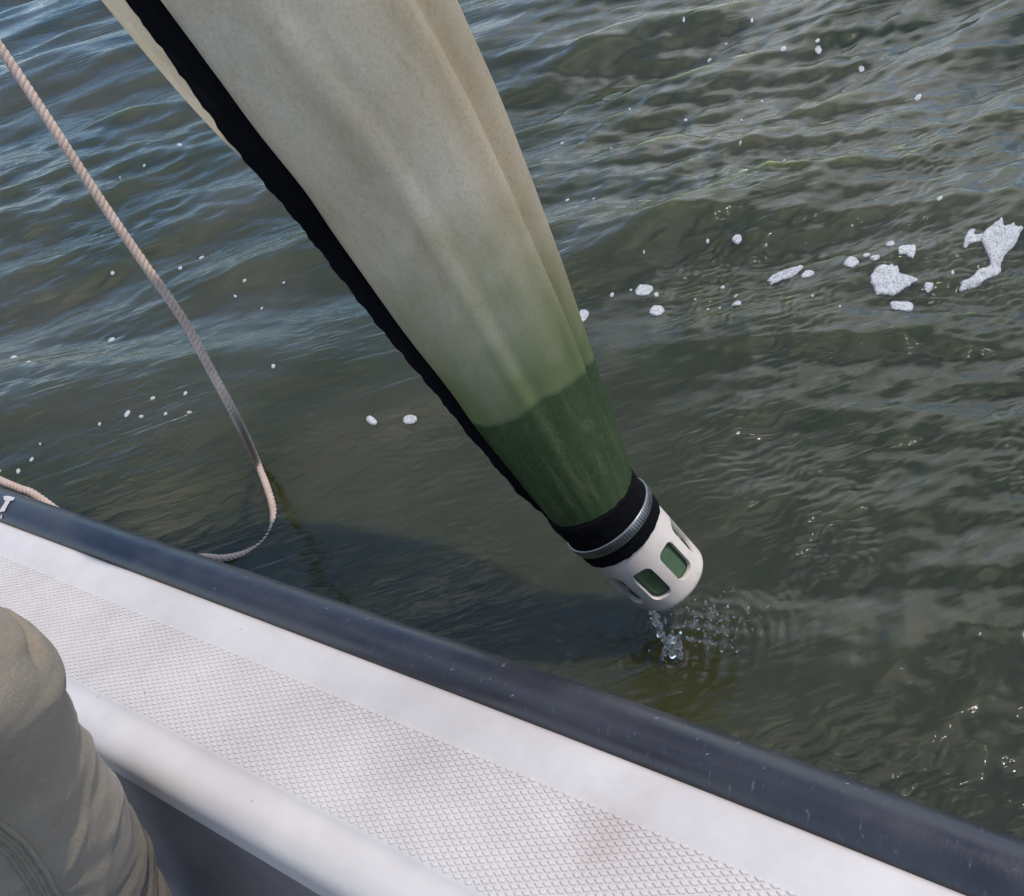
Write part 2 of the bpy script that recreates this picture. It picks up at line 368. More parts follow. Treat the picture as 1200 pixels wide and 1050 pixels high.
# ------------------------------------------------------------------ boat
T0, T1 = -1.1, 2.05
broot = thing('boat', boat(0.4, 0.6, -0.33), 'small open boat with white patterned gunwale, navy rub rail and grey inside wall', 'boat')
_st = on_deck(712, 976); STAIN = tuple(boat(_st[0], _st[1], 0))
DECK = m_deck(); RAIL = m_rail()
WALL = m_simple('grey inner hull plastic', (0.155, 0.148, 0.148), 0.42, 0.22, 9, 0.15, 120)
HULL = m_simple('dark hull plastic', (0.05, 0.055, 0.07), 0.5, 0.15, 5)
ts = np.linspace(T0, T1, 190)
def loft(name, prof, mat, parent, tl=ts, uvs=False):
    V = [boat(t, n, w) for t in tl for n, w in prof]
    uv = [(t, j / (len(prof) - 1)) for t in tl for j in range(len(prof))] if uvs else None
    return mesh(name, V, grid_faces(len(tl), len(prof)), mat, parent, uv=uv)
def arc(cx, cw, r, a0, a1, k): return [(cx + r * math.cos(R(a)), cw + r * math.sin(R(a))) for a in np.linspace(a0, a1, k)]
# white gunwale: rounded outer lip, smooth strip, tread field, shallow valley, rounded inner lip
prof = [(0.017, -0.030)] + arc(0.030, -0.004, 0.0085, 180, 90, 9) + [(0.036, 0.0046), (0.044, 0.0042), (0.054, 0.0030), (0.062, 0.0012), (0.066, 0.0), (0.090, 0.0), (0.12, 0.0), (0.150, 0.0), (0.1585, 0.0),
        (0.1615, -0.0016), (0.165, -0.0032), (0.170, -0.0036), (0.176, -0.0030)] + arc(0.182, -0.0270, 0.0243, 90, 8, 16) + [(0.2075, -0.034), (0.2085, -0.042)]
gun = loft('gunwale', prof, DECK, broot)
wallp = [(0.2065, -0.0400), (0.2090, -0.060), (0.214, -0.11), (0.222, -0.17), (0.232, -0.22), (0.246, -0.248), (0.27, -0.258), (0.31, -0.262)]
loft('inner_wall', wallp, WALL, broot)
loft('floor', [(0.3095, -0.2635), (0.6, -0.272), (0.95, -0.2635)], WALL, broot, np.linspace(T0, T1, 30))
loft('hull_side', [(0.014, -0.028), (0.02, -0.06), (0.034, -0.14), (0.055, -0.24), (0.09, -0.34), (0.2, -0.46), (0.6, -0.5), (1.05, -0.46), (1.16, -0.34), (1.2, -0.24), (1.24, -0.05), (1.24, 0.0), (1.06, 0.0), (1.05, -0.05), (0.96, -0.262)], HULL, broot, np.linspace(T0, T1, 40))
RW, RR = -0.013, 0.0285
railp = []
rl = loft('rub_rail', [(RR * math.cos(R(a)) - 0.002, RW + RR * math.sin(R(a))) for a in np.linspace(-130, 230, 33)], RAIL, broot, uvs=True)
for nm, tt in (('transom', T0), ('bow_panel', T1)):
    V = [boat(tt, n, w) for n, w in ((0.05, -0.03), (0.06, -0.24), (0.2, -0.45), (0.6, -0.49), (1.05, -0.45), (1.19, -0.24), (1.22, -0.03), (0.6, -0.03))]
    V2 = [v + BT * (0.02 if tt < 0 else -0.02) for v in V]; k = len(V)
    mesh(nm, V + V2, [tuple(range(k)), tuple(range(2 * k - 1, k - 1, -1))] + [(i, (i + 1) % k, (i + 1) % k + k, i + k) for i in range(k)], HULL, broot, smooth=False)

# raised diamond tread
PT, PN = 0.0111, 0.0060
def bump_shape():
    a, b = 0.0039, 0.00205; a2, b2, h = a * 0.60, b * 0.60, 0.0013
    lo = [(a, 0, -0.0003), (0, b, -0.0003), (-a, 0, -0.0003), (0, -b, -0.0003)]; mi = [(a * .93, 0, h * .62), (0, b * .93, h * .62), (-a * .93, 0, h * .62), (0, -b * .93, h * .62)]
    hi = [(a2, 0, h), (0, b2, h), (-a2, 0, h), (0, -b2, h)]
    f = [(i, (i + 1) % 4, (i + 1) % 4 + 4, i + 4) for i in range(4)] + [(i + 4, (i + 1) % 4 + 4, (i + 1) % 4 + 8, i + 8) for i in range(4)] + [(8, 9, 10, 11)]
    return np.array(lo + mi + hi), f
bv, bf = bump_shape()
spots = []
for i in range(int((T0 + 0.01) / (PT / 2)), int((T1 - 0.01) / (PT / 2))):
    for j in range(0, 32):
        if (i + j) % 2 == 0:
            n = 0.0665 + j * PN / 2
            if n < 0.1590: spots.append((i * PT / 2, n))
def px(p):
    d = np.asarray(p) - CAM; z = d @ FW
    return 600 + F_PX * (d @ RT) / z, 525 - F_PX * (d @ UP) / z, z
vis = []
for k, (t, n) in enumerate(spots):
    u, v, z = px(boat(t, n, 0))
    if -5 < u < 1205 and v < 1055 and z > 0.1: vis.append((z, k))
vis.sort(); near = {k for _, k in vis[:300]}
tre = bpy.data.meshes.new('tread_diamond'); tre.from_pydata([tuple(BT * p[0] + BN * p[1] + BW * p[2]) for p in bv], [], bf); tre.materials.append(DECK)
# the shared piece carries its own copy of the stain-aware plastic through object coordinates of the boat
V, Fc = [], []
bl = np.array(broot.location)
for k, (t, n) in enumerate(spots):
    c = boat(t, n, 0)
    if k in near:
        o = link(bpy.data.objects.new('tread_diamond', tre)); o.parent = gun; o.location = Vector(c - bl)
    else:
        b0 = len(V); V += [c + BT * p[0] + BN * p[1] + BW * p[2] for p in bv]; Fc += [tuple(i + b0 for i in f) for f in bf]
tf = mesh('tread_pattern', V, Fc, DECK, gun, smooth=False); tf['kind'] = 'stuff'

# pale worn paint mark on the rail at the far end
rv = [(rl.matrix_world @ v.co) + broot.location for v in rl.data.vertices]
RB = BVHTree.FromPolygons(rv, [tuple(p.vertices) for p in rl.data.polygons])
def hit(bvh, u, v, off=0.0):
    l, nrm, _, _ = bvh.ray_cast(Vector(CAM), Vector(ray(u, v)).normalized())
    if l is None: return None
    if nrm.dot(Vector(ray(u, v))) > 0: nrm = -nrm
    return np.array(l + nrm * off)
mk = [[(4.5, 582.5), (10, 582), (17.5, 584), (16.5, 587), (12.5, 588), (5.5, 587)], [(8.5, 585.5), (12.5, 588), (9.5, 593), (6.5, 599.5), (0.5, 600.5), (1.5, 597), (5.5, 591)], [(2.5, 603), (4, 604), (2.5, 608), (1, 607.5)]]
V, Fc = [], []
for poly in mk:
    b0 = len(V); pts = [hit(RB, u, v, 0.0014) for u, v in poly]
    if all(p is not None for p in pts):
        V += pts; Fc.append(tuple(range(b0, len(V))))
if V:
    o = mesh('paint_mark', V, Fc, m_simple('chalky paint', (0.50, 0.47, 0.44), 0.8, 0.2, 200), rl, smooth=False); o['label'] = 'small pale paint mark shaped like a figure one on the navy rail'

# ------------------------------------------------------------------ plankton net
ST = [  # centre px, depth, radius px, fin root angle, fin direction, fin width
    (150, -345, 0.70, 226, -37, -58, 0.027), (283, -108, 0.79, 195, -40, -60, 0.027), (380, 50, 0.85, 166, -50, -63, 0.028), (483, 197, 0.91, 127, -61, -73, 0.0240),
    (578, 374, 0.972, 98, -70, -83, 0.0185), (635, 480, 1.01, 77, -76, -88, 0.0145), (693, 583, 1.05, 54.5, -80, -88, 0.0055)]
tab = [list(at(u, v, d)) + [r * d / F_PX, R(a), R(b), w] for u, v, d, r, a, b, w in ST]
NP = smooth_path(tab, 0.0055)
NL = np.concatenate([[0], np.cumsum(np.linalg.norm(np.diff(NP[:, :3], axis=0), axis=1))]); NV = NL / NL[-1]
def v_at(u, v):
    best = min(range(len(NP)), key=lambda i: (px(NP[i, :3])[0] - u) ** 2 + (px(NP[i, :3])[1] - v) ** 2); return float(NV[best])
V_GREEN0 = v_at(500, 235); V_DARK = v_at(619, 449)
def frames(P):
    T = np.gradient(P, axis=0); T /= np.linalg.norm(T, axis=1)[:, None]; E1, E2 = [], []
    for p, t in zip(P, T):
        e2 = CAM - p; e2 = e2 - t * (e2 @ t); e2 /= np.linalg.norm(e2); e1 = np.cross(e2, t)
        if e1 @ RT < 0: e1 = -e1
        E1.append(e1); E2.append(e2)
    return T, np.array(E1), np.array(E2)
NT, NE1, NE2 = frames(NP[:, :3])
def gs(x, s): return math.exp(-(x / s) ** 2)
def net_r(i, phi):
    v = NV[i]; r = NP[i, 3]; d = math.degrees(phi)
    fade = min(1, max(0, (0.97 - v) / 0.2)); k = 26 + 22 * v
    dr = 0.0062 * gs(d - k, 6) - 0.0165 * gs(d - k - 13, 6) + 0.0055 * gs(d - k - 25, 8)
    dr += 0.0022 * gs(d + 12 - 6 * v, 5) * (0.4 + v) - 0.0022 * gs(d + 4 - 6 * v, 6)
    dr += 0.0015 * math.sin(5 * phi + 3 + 2 * v) + 0.0009 * math.sin(11 * phi + 5 * v) + 0.0010 * noise.noise(Vector((d * 0.05, v * 9, 3.1)))
    gath = 0.0004 * math.sin(17 * phi + 3 * math.sin(phi * 3)) * min(1, max(0, (v - 0.80) / 0.15))
    return r + dr * fade + gath
NS = 144
V, uv = [], []
for i in range(len(NP)):
    for k in range(NS):
        phi = -math.pi + 2 * math.pi * k / NS; r = net_r(i, phi)
        V.append(NP[i, :3] + r * (math.sin(phi) * NE1[i] + math.cos(phi) * NE2[i])); uv.append((k / NS, NV[i]))
nroot = thing('plankton_net', at(787, 681, 1.115), 'cream plankton net with green tail, black seam and white slotted cod end above water', 'plankton net')
BLACK = m_simple('black webbing', (0.004, 0.004, 0.005), 0.9, 0.3, 300, 0.6, 500, 0.08)
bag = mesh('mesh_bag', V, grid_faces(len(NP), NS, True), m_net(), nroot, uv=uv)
# black seam: a doubled tape standing off the mesh, cockled along both edges
IN_E = np.array([(60, -170), (187, 0), (215, 37), (270, 110), (316, 174), (357, 225), (384, 266), (421, 316), (481, 399), (520, 450), (563, 509), (598, 551), (629, 589), (655, 620), (690, 660)], float)
OUT_E = np.array([(10, -170), (146, 0), (182, 46), (224, 105), (274, 174), (350, 265), (405, 335), (453, 394), (507, 460), (560, 524), (610, 581), (644, 623), (680, 665)], float)
fa, fwid = [], []
for i in range(len(NP)):
    a0, b = NP[i, 4], NP[i, 5]; best = None
    for d in np.arange(-20, -88, -1.0):
        p = NP[i, :3] + (NP[i, 3] - 0.0015) * (math.sin(R(d)) * NE1[i] + math.cos(R(d)) * NE2[i]); u, v, z = px(p)
        if u - np.interp(v, IN_E[:, 1], IN_E[:, 0]) <= 0: best = d; break
    best = -86 if best is None else best
    p0 = NP[i, :3] + (NP[i, 3] - 0.0015) * (math.sin(R(best)) * NE1[i] + math.cos(R(best)) * NE2[i]); dv = math.sin(b) * NE1[i] + math.cos(b) * NE2[i]; w = 0.004
    while w < 0.036:
        u, v, z = px(p0 + dv * w)
        if u - np.interp(v, OUT_E[:, 1], OUT_E[:, 0]) <= 0: break
        w += 0.0005
    fa.append(R(best)); fwid.append(w)
ker = np.ones(11) / 11
fa = np.convolve(np.pad(fa, 5, mode='edge'), ker, 'valid'); fwid = np.convolve(np.pad(fwid, 5, mode='edge'), ker, 'valid')
None and print('fin', [(round(math.degrees(x)), round(float(y), 4)) for x, y in zip(fa[::12], fwid[::12])])
NP[:, 4] = fa; NP[:, 6] = fwid * np.clip((1 - NV) / 0.06, 0.35, 1)
V = []; s0 = int(0.16 * len(NP)); nr = len(NP) - s0
for i in range(s0, len(NP)):
    v = NV[i]; a, b, w = NP[i, 4], NP[i, 5], NP[i, 6]
    L = NL[i]
    root = NP[i, :3] + (net_r(i, a) - 0.0015) * (math.sin(a) * NE1[i] + math.cos(a) * NE2[i])
    dv = math.sin(b) * NE1[i] + math.cos(b) * NE2[i]; tn = math.cos(b) * NE1[i] - math.sin(b) * NE2[i]
    wob = 0.0008 * math.sin(L * 190 + 2.5 * math.sin(L * 23)) + 0.0005 * math.sin(L * 430); sway = 0.0009 * math.sin(L * 150 + 1.3 * math.sin(L * 31))
    we = w + wob
    for q, th in ((-0.06, 0.003), (0.35, 0.0032), (0.7, 0.0030), (0.94, 0.0026), (1.0, 0.001)):
        V.append(root + dv * we * q + tn * (th + sway * q))
    for q, th in ((1.0, -0.001), (0.94, -0.0026), (0.7, -0.0030), (0.35, -0.0032), (-0.06, -0.003)):
        V.append(root + dv * we * q + tn * (th + sway * q))
mesh('seam_tape', V, grid_faces(nr, 10, True) + [tuple(range(10)), tuple(range((nr - 1) * 10, nr * 10))], BLACK, nroot)

# cod end axis: from the net's last ring on through collar, clamp and cup
CX = [at(683, 568, 1.040), at(693, 583, 1.05), at(710, 602, 1.06), at(727, 620, 1.072), at(787, 681, 1.115)]
cx = smooth_path(CX, 0.001); CLn = np.concatenate([[0], np.cumsum(np.linalg.norm(np.diff(cx, axis=0), axis=1))])
CT, CE1, CE2 = frames(cx)
def cidx(u, v): return min(range(len(cx)), key=lambda i: (px(cx[i])[0] - u) ** 2 + (px(cx[i])[1] - v) ** 2)
def ring(i, r, k, phase=0.0): 
    phi = -math.pi + 2 * math.pi * k; return cx[i] + r * (math.sin(phi) * CE1[i] + math.cos(phi) * CE2[i])
i0, i1 = cidx(689, 577), cidx(729, 622)
cs = np.linspace(i0, i1, 26); V = []; NSC = 120
for q, s in enumerate(cs):
    i = int(round(s)); f = q / (len(cs) - 1)
    for k in range(NSC):
        ph = k / NSC * 2 * math.pi
        r = 0.0537 - 0.0008 * f + 0.0016 * gs(f - 0.16, 0.13) + 0.0010 * gs(f - 0.9, 0.1) + 0.0012 * noise.noise(Vector((math.cos(ph) * 5, math.sin(ph) * 5, f * 7)))
        if q in (0, len(cs) - 1): r -= 0.004
        sh = 0.0013 * noise.noise(Vector((math.cos(ph) * 9, math.sin(ph) * 9, 5 + f))) if q > 22 or q < 4 else 0
        V.append(ring(i, r, k / NSC) + CT[i] * sh)
mesh('collar', V, grid_faces(len(cs), NSC, True), BLACK, nroot)
# steel hose clamp
STEEL = m_simple('dull steel', (0.27, 0.27, 0.255), 0.36, 0.2, 60, 0.1, 300, 0.5, 0.9)
ic = cidx(713, 605); hw = 5
V = []; pr = [(-hw, 0.0545), (-hw, 0.0558), (-hw + 1, 0.0563), (0, 0.0562), (hw - 1, 0.0563), (hw, 0.0558), (hw, 0.0545)]
for di, r in pr:
    for k in range(96): V.append(ring(ic + di, r, k / 96))
clamp = mesh('hose_clamp', V, grid_faces(len(pr), 96, True), STEEL, nroot)
DARK = m_simple('slot shadow', (0.012, 0.012, 0.013), 0.7, 0.2, 100)
slot_me = None
for k in range(26):
    ph = R(-34 + k * 3.7); V = []
    for da, di in ((-0.010, -2.8), (0.006, -2.8), (0.014, 2.8), (-0.002, 2.8)):
        for rr in (0.0559, 0.0566):
            i = ic + di; ii = int(round(i)); p = ph + da
            V.append(cx[ii] + CT[ii] * 0 + rr * (math.sin(p) * CE1[ii] + math.cos(p) * CE2[ii]))
    mesh('clamp_slot', V, [(1, 3, 5, 7), (0, 6, 4, 2), (0, 2, 3, 1), (2, 4, 5, 3), (4, 6, 7, 5), (6, 0, 1, 7)], DARK, clamp, smooth=False)

# white slotted cup: shell of revolution, eight rounded windows cut through
A0 = cx[cidx(722, 615)]; A1 = at(787, 681, 1.115); AX = A1 - A0; AL = np.linalg.norm(AX); AX /= AL
e2 = CAM - A0; e2 -= AX * (e2 @ AX); e2 /= np.linalg.norm(e2); e1 = np.cross(e2, AX); e1 = e1 if e1 @ RT > 0 else -e1
def cyl(z, r, phi): return A0 + AX * z + r * (math.sin(phi) * e1 + math.cos(phi) * e2)
RO0, RO1, TH = 0.0513, 0.0487, 0.0058
outer = [((AL - 0.010) * q / 26, RO0 + (RO1 - RO0) * q / 26) for q in range(27)] + [(AL - 0.010 + 0.008 * math.sin(R(a)), RO1 - 0.008 + 0.008 * math.cos(R(a))) for a in (15, 30, 45, 60, 75, 90)] + [(AL - 0.0022, 0.02)]
inner = [(AL - 0.0065, 0.018), (AL - 0.0065, RO1 - TH - 0.004), (AL - 0.010, RO1 - TH), (AL * 0.5, (RO0 + RO1) / 2 - TH), (0.0, RO0 - TH)]
pts = outer + inner; NC = 192; V = [cyl(z, r, 2 * math.pi * k / NC) for z, r in pts for k in range(NC)]; Fc = grid_faces(len(pts), NC, True)
Fc += [((len(pts) - 1) * NC + k, (len(pts) - 1) * NC + (k + 1) % NC, (k + 1) % NC, k) for k in range(NC)]
_p = Mat('off white cast plastic', Roughness=0.42); _c = _p.coord('Object')
_b = _p.ramp(_p.noise(_c, 26, 5, 0.6), [(0.3, (0.62, 0.535, 0.455)), (0.7, (0.72, 0.635, 0.555))])
_b = _p.mix(_p.ramp(_p.noise(_c, 60, 6, 0.75), [(0.56, 0.0), (0.72, 0.6)]), _b, (0.40, 0.33, 0.25))
_p.link(_b, _p.p.inputs['Base Color']); _p.link(_p.bump(_p.noise(_c, 90, 5, 0.6), 0.3, 0.0012), _p.p.inputs['Normal']); PVC = _p.m
cup = mesh('cod_end_cup', V, Fc, PVC, nroot, smooth=False)
bm = bmesh.new(); bm.from_mesh(cup.data); bmesh.ops.recalc_face_normals(bm, faces=bm.faces); bm.to_mesh(cup.data); bm.free()
WIN = [R(-67 + 45 * k) for k in range(8)]
ZC, ZH, WH, RC = AL * 0.545, 0.0246, 0.0124, 0.0085
prof2 = []
for sx_, sz_, a0 in ((1, 1, 0), (-1, 1, 90), (-1, -1, 180), (1, -1, 270)):
    for a in np.linspace(a0, a0 + 90, 7): prof2.append((sx_ * (WH - RC) + RC * math.cos(R(a)), sz_ * (ZH - RC) + RC * math.sin(R(a))))
V, Fc = [], []
for ph in WIN:
    d = math.sin(ph) * e1 + math.cos(ph) * e2; s = math.cos(ph) * e1 - math.sin(ph) * e2; b0 = len(V); k = len(prof2)
    for rr, sc_ in ((0.034, 0.96), (0.060, 1.05)): V += [A0 + AX * (ZC + z * sc_) + d * rr + s * x * sc_ for x, z in prof2]
    Fc += [tuple(range(b0, b0 + k))[::-1], tuple(range(b0 + k, b0 + 2 * k))] + [(b0 + i, b0 + (i + 1) % k, b0 + (i + 1) % k + k, b0 + i + k) for i in range(k)]
cut = mesh('cutter', V, Fc, PVC, nroot, smooth=False)
bm = bmesh.new(); bm.from_mesh(cut.data); bmesh.ops.recalc_face_normals(bm, faces=bm.faces); bm.to_mesh(cut.data); bm.free()
md = cup.modifiers.new('b', 'BOOLEAN'); md.object = cut; md.operation = 'DIFFERENCE'; md.solver = 'EXACT'
bv2 = cup.modifiers.new('v', 'BEVEL'); bv2.width = 0.0008; bv2.segments = 2; bv2.limit_method = 'ANGLE'; bv2.angle_limit = R(40)
dg = bpy.context.evaluated_depsgraph_get(); dg.update()
nm = bpy.data.meshes.new_from_object(cup.evaluated_get(dg)); cup.modifiers.clear(); cup.data = nm; nm.name = 'cod_end_cup'
bpy.data.objects.remove(cut)
nm.polygons.foreach_set('use_smooth', [True] * len(nm.polygons))
try: nm.set_sharp_from_angle(angle=R(35))
except Exception: pass
# green gauze behind the windows
LIN = Mat('green wet gauze', Roughness=0.4); c_ = LIN.coord('Object'); cc = LIN.ramp(LIN.noise(c_, 40, 4), [(0.3, (0.050, 0.095, 0.045)), (0.7, (0.090, 0.150, 0.075))])
LIN.link(cc, LIN.p.inputs['Base Color']); LIN.link(LIN.bump(LIN.noise(c_, 800, 2), 0.3, 0.0006), LIN.p.inputs['Normal'])
V = [cyl(z, r, 2 * math.pi * k / 64) for z, r in ((0.006, RO0 - TH - 0.0012), (AL * 0.5, (RO0 + RO1) / 2 - TH - 0.0012), (AL - 0.012, RO1 - TH - 0.0012)) for k in range(64)]
mesh('gauze_liner', V, grid_faces(3, 64, True), LIN.m, cup)

# ------------------------------------------------------------------ rope looping down into the water and back to the hull
def rp_boat(u, v, h): 
    d = ray(u, v); s = np.dot(BO + BW * h - CAM, BW) / np.dot(d, BW); return CAM + d * s
def rp_z(u, v, z): p = on_z(u, v, z); return np.array([p[0], p[1], z + float(water_h(p[0], p[1]))])
rpts = [at(-190, -190, 0.98), at(-90, -70, 1.03), at(0, 56, 1.08), at(60, 146, 1.11), at(112, 226, 1.14), at(166, 305, 1.17), at(214, 374, 1.20), at(246, 432, 1.225), at(276, 488, 1.25),
        rp_z(300, 538, 0.022), rp_z(313, 574, 0.006), rp_z(317, 602, -0.0035), rp_z(307, 626, -0.0055), rp_z(285, 640, -0.0035), rp_z(257, 646, 0.006), rp_z(228, 645, 0.030)]
last = rpts[-1]
tA, nA = (lambda p: ((p - BO) @ BT, (p - BO) @ BN))(last)
rpts += [boat(0.76, -0.040, -0.085), boat(0.86, -0.038, -0.090), boat(0.94, -0.036, -0.070)]
for u, v, h in ((44, 582, -0.016), (24, 573, -0.008), (0, 563, -0.002), (-60, 535, 0.0), (-140, 500, -0.02), (-230, 470, -0.06)): rpts.append(rp_boat(u, v, h))
rpath = smooth_path(rpts, 0.0025)
rroot = thing('rope', rpath[0], 'pale twisted rope hanging in a loop from upper left into the water beside the boat', 'rope')
_, _, fr = tube_mesh(rpath, 0.003, 4)
RL = np.arange(len(rpath)) * 0.0025; ROPE = m_rope()
for s in range(3):
    P = []
    for i, (a, b) in enumerate(fr):
        p = 2 * math.pi * (RL[i] / 0.022 + s / 3); P.append(rpath[i] + 0.0023 * (math.cos(p) * a + math.sin(p) * b))
    v_, f_, _ = tube_mesh(P, 0.0040, 8); mesh('strand', v_, f_, ROPE, rroot)

# ------------------------------------------------------------------ foam on the water
FOAM = m_foam()
def foam(poly, label, group=None, thick=0.003, base_px=None, name='foam_patch', cat='foam', hole=None):
    pts = np.array([on_z(u, v)[:2] for u, v in poly])
    k = len(pts); q = []                                                     # rounded, slightly ragged outline
    for i in range(k):
        for s in np.linspace(0, 1, 6, endpoint=False):
            a, b, c, d = pts[i - 1], pts[i], pts[(i + 1) % k], pts[(i + 2) % k]
            q.append(0.5 * (2 * b + (c - a) * s + (2 * a - 5 * b + 4 * c - d) * s * s + (3 * b - a - 3 * c + d) * s ** 3))
    q = np.array(q); cen = q.mean(0); size = np.linalg.norm(q - cen, axis=1).mean()
    for i in range(len(q)): q[i] += (q[i] - cen) * (0.12 * noise.noise(Vector((q[i][0] * 180, q[i][1] * 180, 2))) + 0.05 * noise.noise(Vector((q[i][0] * 520, q[i][1] * 520, 7))))
    bnd = [Vector((p[0], p[1])) for p in q]; g = max(0.0011, size / 14); ins = []
    lo, hi = q.min(0), q.max(0)
    for a_, x in enumerate(np.arange(lo[0], hi[0], g)):
        for y in np.arange(lo[1], hi[1], g * 0.87):
            ins.append(Vector((x + random.uniform(-.3, .3) * g, y + random.uniform(-.3, .3) * g)))
    vo, _, fo, _, _, _ = delaunay_2d_cdt(bnd + ins, [], [list(range(len(bnd)))], 1, 1e-6)
    bm = bmesh.new(); bvs = [bm.verts.new((p[0], p[1], 0)) for p in vo]
    for f_ in fo:
        try: bm.faces.new([bvs[i] for i in f_])
        except ValueError: pass
    seg = np.stack([q, np.roll(q, -1, 0)], 1)
    for v in bm.verts:
        p = np.array(v.co[:2]); ab = seg[:, 1] - seg[:, 0]; tt = np.clip(((p - seg[:, 0]) * ab).sum(1) / np.maximum((ab ** 2).sum(1), 1e-12), 0, 1)
        d = np.linalg.norm(p - (seg[:, 0] + ab * tt[:, None]), axis=1).min()
        dome = min(1, d / (0.004 if size > 0.006 else 0.0018)); dome = math.sqrt(max(0, 1 - (1 - dome) ** 2))
        v.co.z = float(water_h(p[0], p[1])) + 0.0006 + thick * dome * (0.8 + 0.45 * noise.noise(Vector((p[0] * 140, p[1] * 140, 0))))
    V = [tuple(v.co) for v in bm.verts]; bm.verts.index_update(); Fc = [tuple(v.index for v in f.verts) for f in bm.faces]
    be = [(e.verts[0].index, e.verts[1].index) for e in bm.edges if e.is_boundary]; bm.free()
    n0 = len(V); V2 = [(x, y, float(water_h(x, y)) - 0.003) for x, y, z in V]                # underside just below the surface
    V = V + V2; Fc = Fc + [tuple(i + n0 for i in f)[::-1] for f in Fc] + [(a, b, b + n0, a + n0) for a, b in be]
    o = mesh(name, V, Fc, FOAM, origin=(cen[0], cen[1], 0)); tag(o, label, cat, group)
    bm = bmesh.new(); bm.from_mesh(o.data); bmesh.ops.recalc_face_normals(bm, faces=bm.faces); bm.to_mesh(o.data); bm.free()
    return o
def z4(l): return [(840 + x / 3.333, 250 + y / 3.333) for x, y in l]
G = 'foam patches on the water'
foam(z4([(598, 265), (615, 245), (640, 228), (700, 224), (722, 244), (784, 265), (745, 290), (690, 318), (630, 320), (612, 297)]), 'large kite shaped patch of white foam with dark bubble holes in its middle', G, 0.004)
foam(z4([(194, 240), (240, 215), (285, 208), (328, 203), (332, 220), (290, 250), (245, 262), (212, 269), (206, 252)]), 'long oval white foam patch, leftmost of the large patches right of the net', G, 0.004)
foam(z4([(1095, 74), (1130, 85), (1185, 83), (1168, 128), (1132, 165), (1112, 195), (1106, 225), (1062, 246), (1012, 280), (962, 289), (954, 275), (1000, 245), (1030, 218), (1066, 202), (1044, 155), (1028, 115)]), 'biggest foam raft with a long curved tail near the right edge', G, 0.004)
foam(z4([(965, 125), (985, 95), (1006, 96), (1002, 113), (1035, 110), (1030, 130), (990, 145), (962, 156)]), 'two lobed foam patch touching the left of the tailed foam raft', G)
foam(z4([(677, 350), (692, 341), (730, 343), (763, 345), (766, 362), (742, 384), (690, 372)]), 'flat oblong foam patch just below the kite shaped foam', G)
foam(z4([(709, 172), (730, 158), (771, 154), (774, 175), (762, 197), (735, 190), (712, 192)]), 'squarish foam patch straight above the kite shaped foam', G)
foam(z4([(496, 212), (518, 193), (548, 202), (553, 218), (527, 233), (500, 226)]), 'round foam patch with dark bubbles between the oval and the kite shaped foam', G)
foam(z4([(329, 252), (345, 229), (374, 230), (379, 242), (350, 257)]), 'small triangular foam patch beside the tip of the long oval foam', G)
foam(z4([(659, 140), (670, 130), (690, 130), (693, 140), (675, 151)]), 'small bright foam dot topmost in the row above the kite shaped foam', G)
foam(z4([(597, 203), (610, 194), (632, 197), (633, 208), (612, 213)]), 'small rounded foam spot immediately right of the round bubbly foam', G)
foam(z4([(569, 188), (580, 180), (597, 181), (595, 191), (575, 195)]), 'tiny foam spot up and right of the round bubbly foam', G)
foam(z4([(808, 290), (822, 283), (845, 284), (838, 300), (820, 307)]), 'small foam spot just right of the kite shaped foam tip', G)
foam(z4([(57, 354), (75, 341), (95, 345), (88, 360), (66, 363)]), 'small foam spot below and left of the long oval foam', G)
foam(z4([(61, 124), (75, 112), (97, 113), (95, 128), (78, 134)]), 'lone foam spot well above the long oval foam', G)
foam([(744, 340), (750, 334), (762, 334), (765, 339), (757, 345), (747, 345)], 'upper foam patch of the little cluster just right of the green net', G)
foam([(761, 362), (767, 356), (776, 357), (778, 362), (771, 368), (763, 367)], 'lower foam patch of the little cluster just right of the green net', G)
foam([(677, 372), (680, 364), (687, 363), (690, 367), (686, 375), (680, 378)], 'foam patch half hidden behind the right edge of the green net', G)
foam([(474, 496), (479, 492), (488, 492), (490, 496), (484, 500), (476, 500)], 'right one of two white foam dots left of the dark green tail', G)
foam([(432, 497), (436, 494), (442, 497), (444, 501), (440, 503), (434, 501)], 'left one of two white foam dots left of the dark green tail', G)
def dot(u, v, a, b, rot=0.5):
    p = [(u + a * math.cos(k * math.pi / 4) * math.cos(rot) + b * math.sin(k * math.pi / 4) * math.sin(rot), v - a * math.cos(k * math.pi / 4) * math.sin(rot) + b * math.sin(k * math.pi / 4) * math.cos(rot)) for k in range(8)]
    return p
def flecks(lst, label, group):
    for u, v, s, *own in lst:
        foam(dot(u, v, s * random.uniform(0.7, 1.05), s * random.uniform(0.38, 0.6), random.uniform(0.1, 0.9)), own[0] if own else label, group, 0.0018, name='foam_fleck', cat='foam fleck')
flecks([(129, 396, 4.5, 'larger oval foam fleck left of the rope near the left border'), (15, 417, 4), (37, 429, 3), (171, 497, 3.5), (185, 477, 3.5), (200, 495, 2.6), (228, 494, 3.6), (223, 471, 3), (155, 494, 4.6, 'ring shaped foam fleck between the rope and the navy rail'), (42, 545, 3), (26, 558, 3.4), (3, 558, 4), (122, 505, 2.2), (52, 527, 2),
        (234, 298, 4.2, 'biggest foam fleck just right of the upper rope'), (210, 312, 3), (130, 317, 3), (212, 173, 3), (141, 209, 2), (170, 196, 2), (287, 330, 2.2), (274, 344, 2.2), (326, 441, 3.6, 'lone foam fleck between the rope bend and the black seam'), (332, 330, 2), (305, 358, 1.8)],
       'tiny white foam fleck drifting on the water left of the net around the rope', 'foam flecks left of the net')
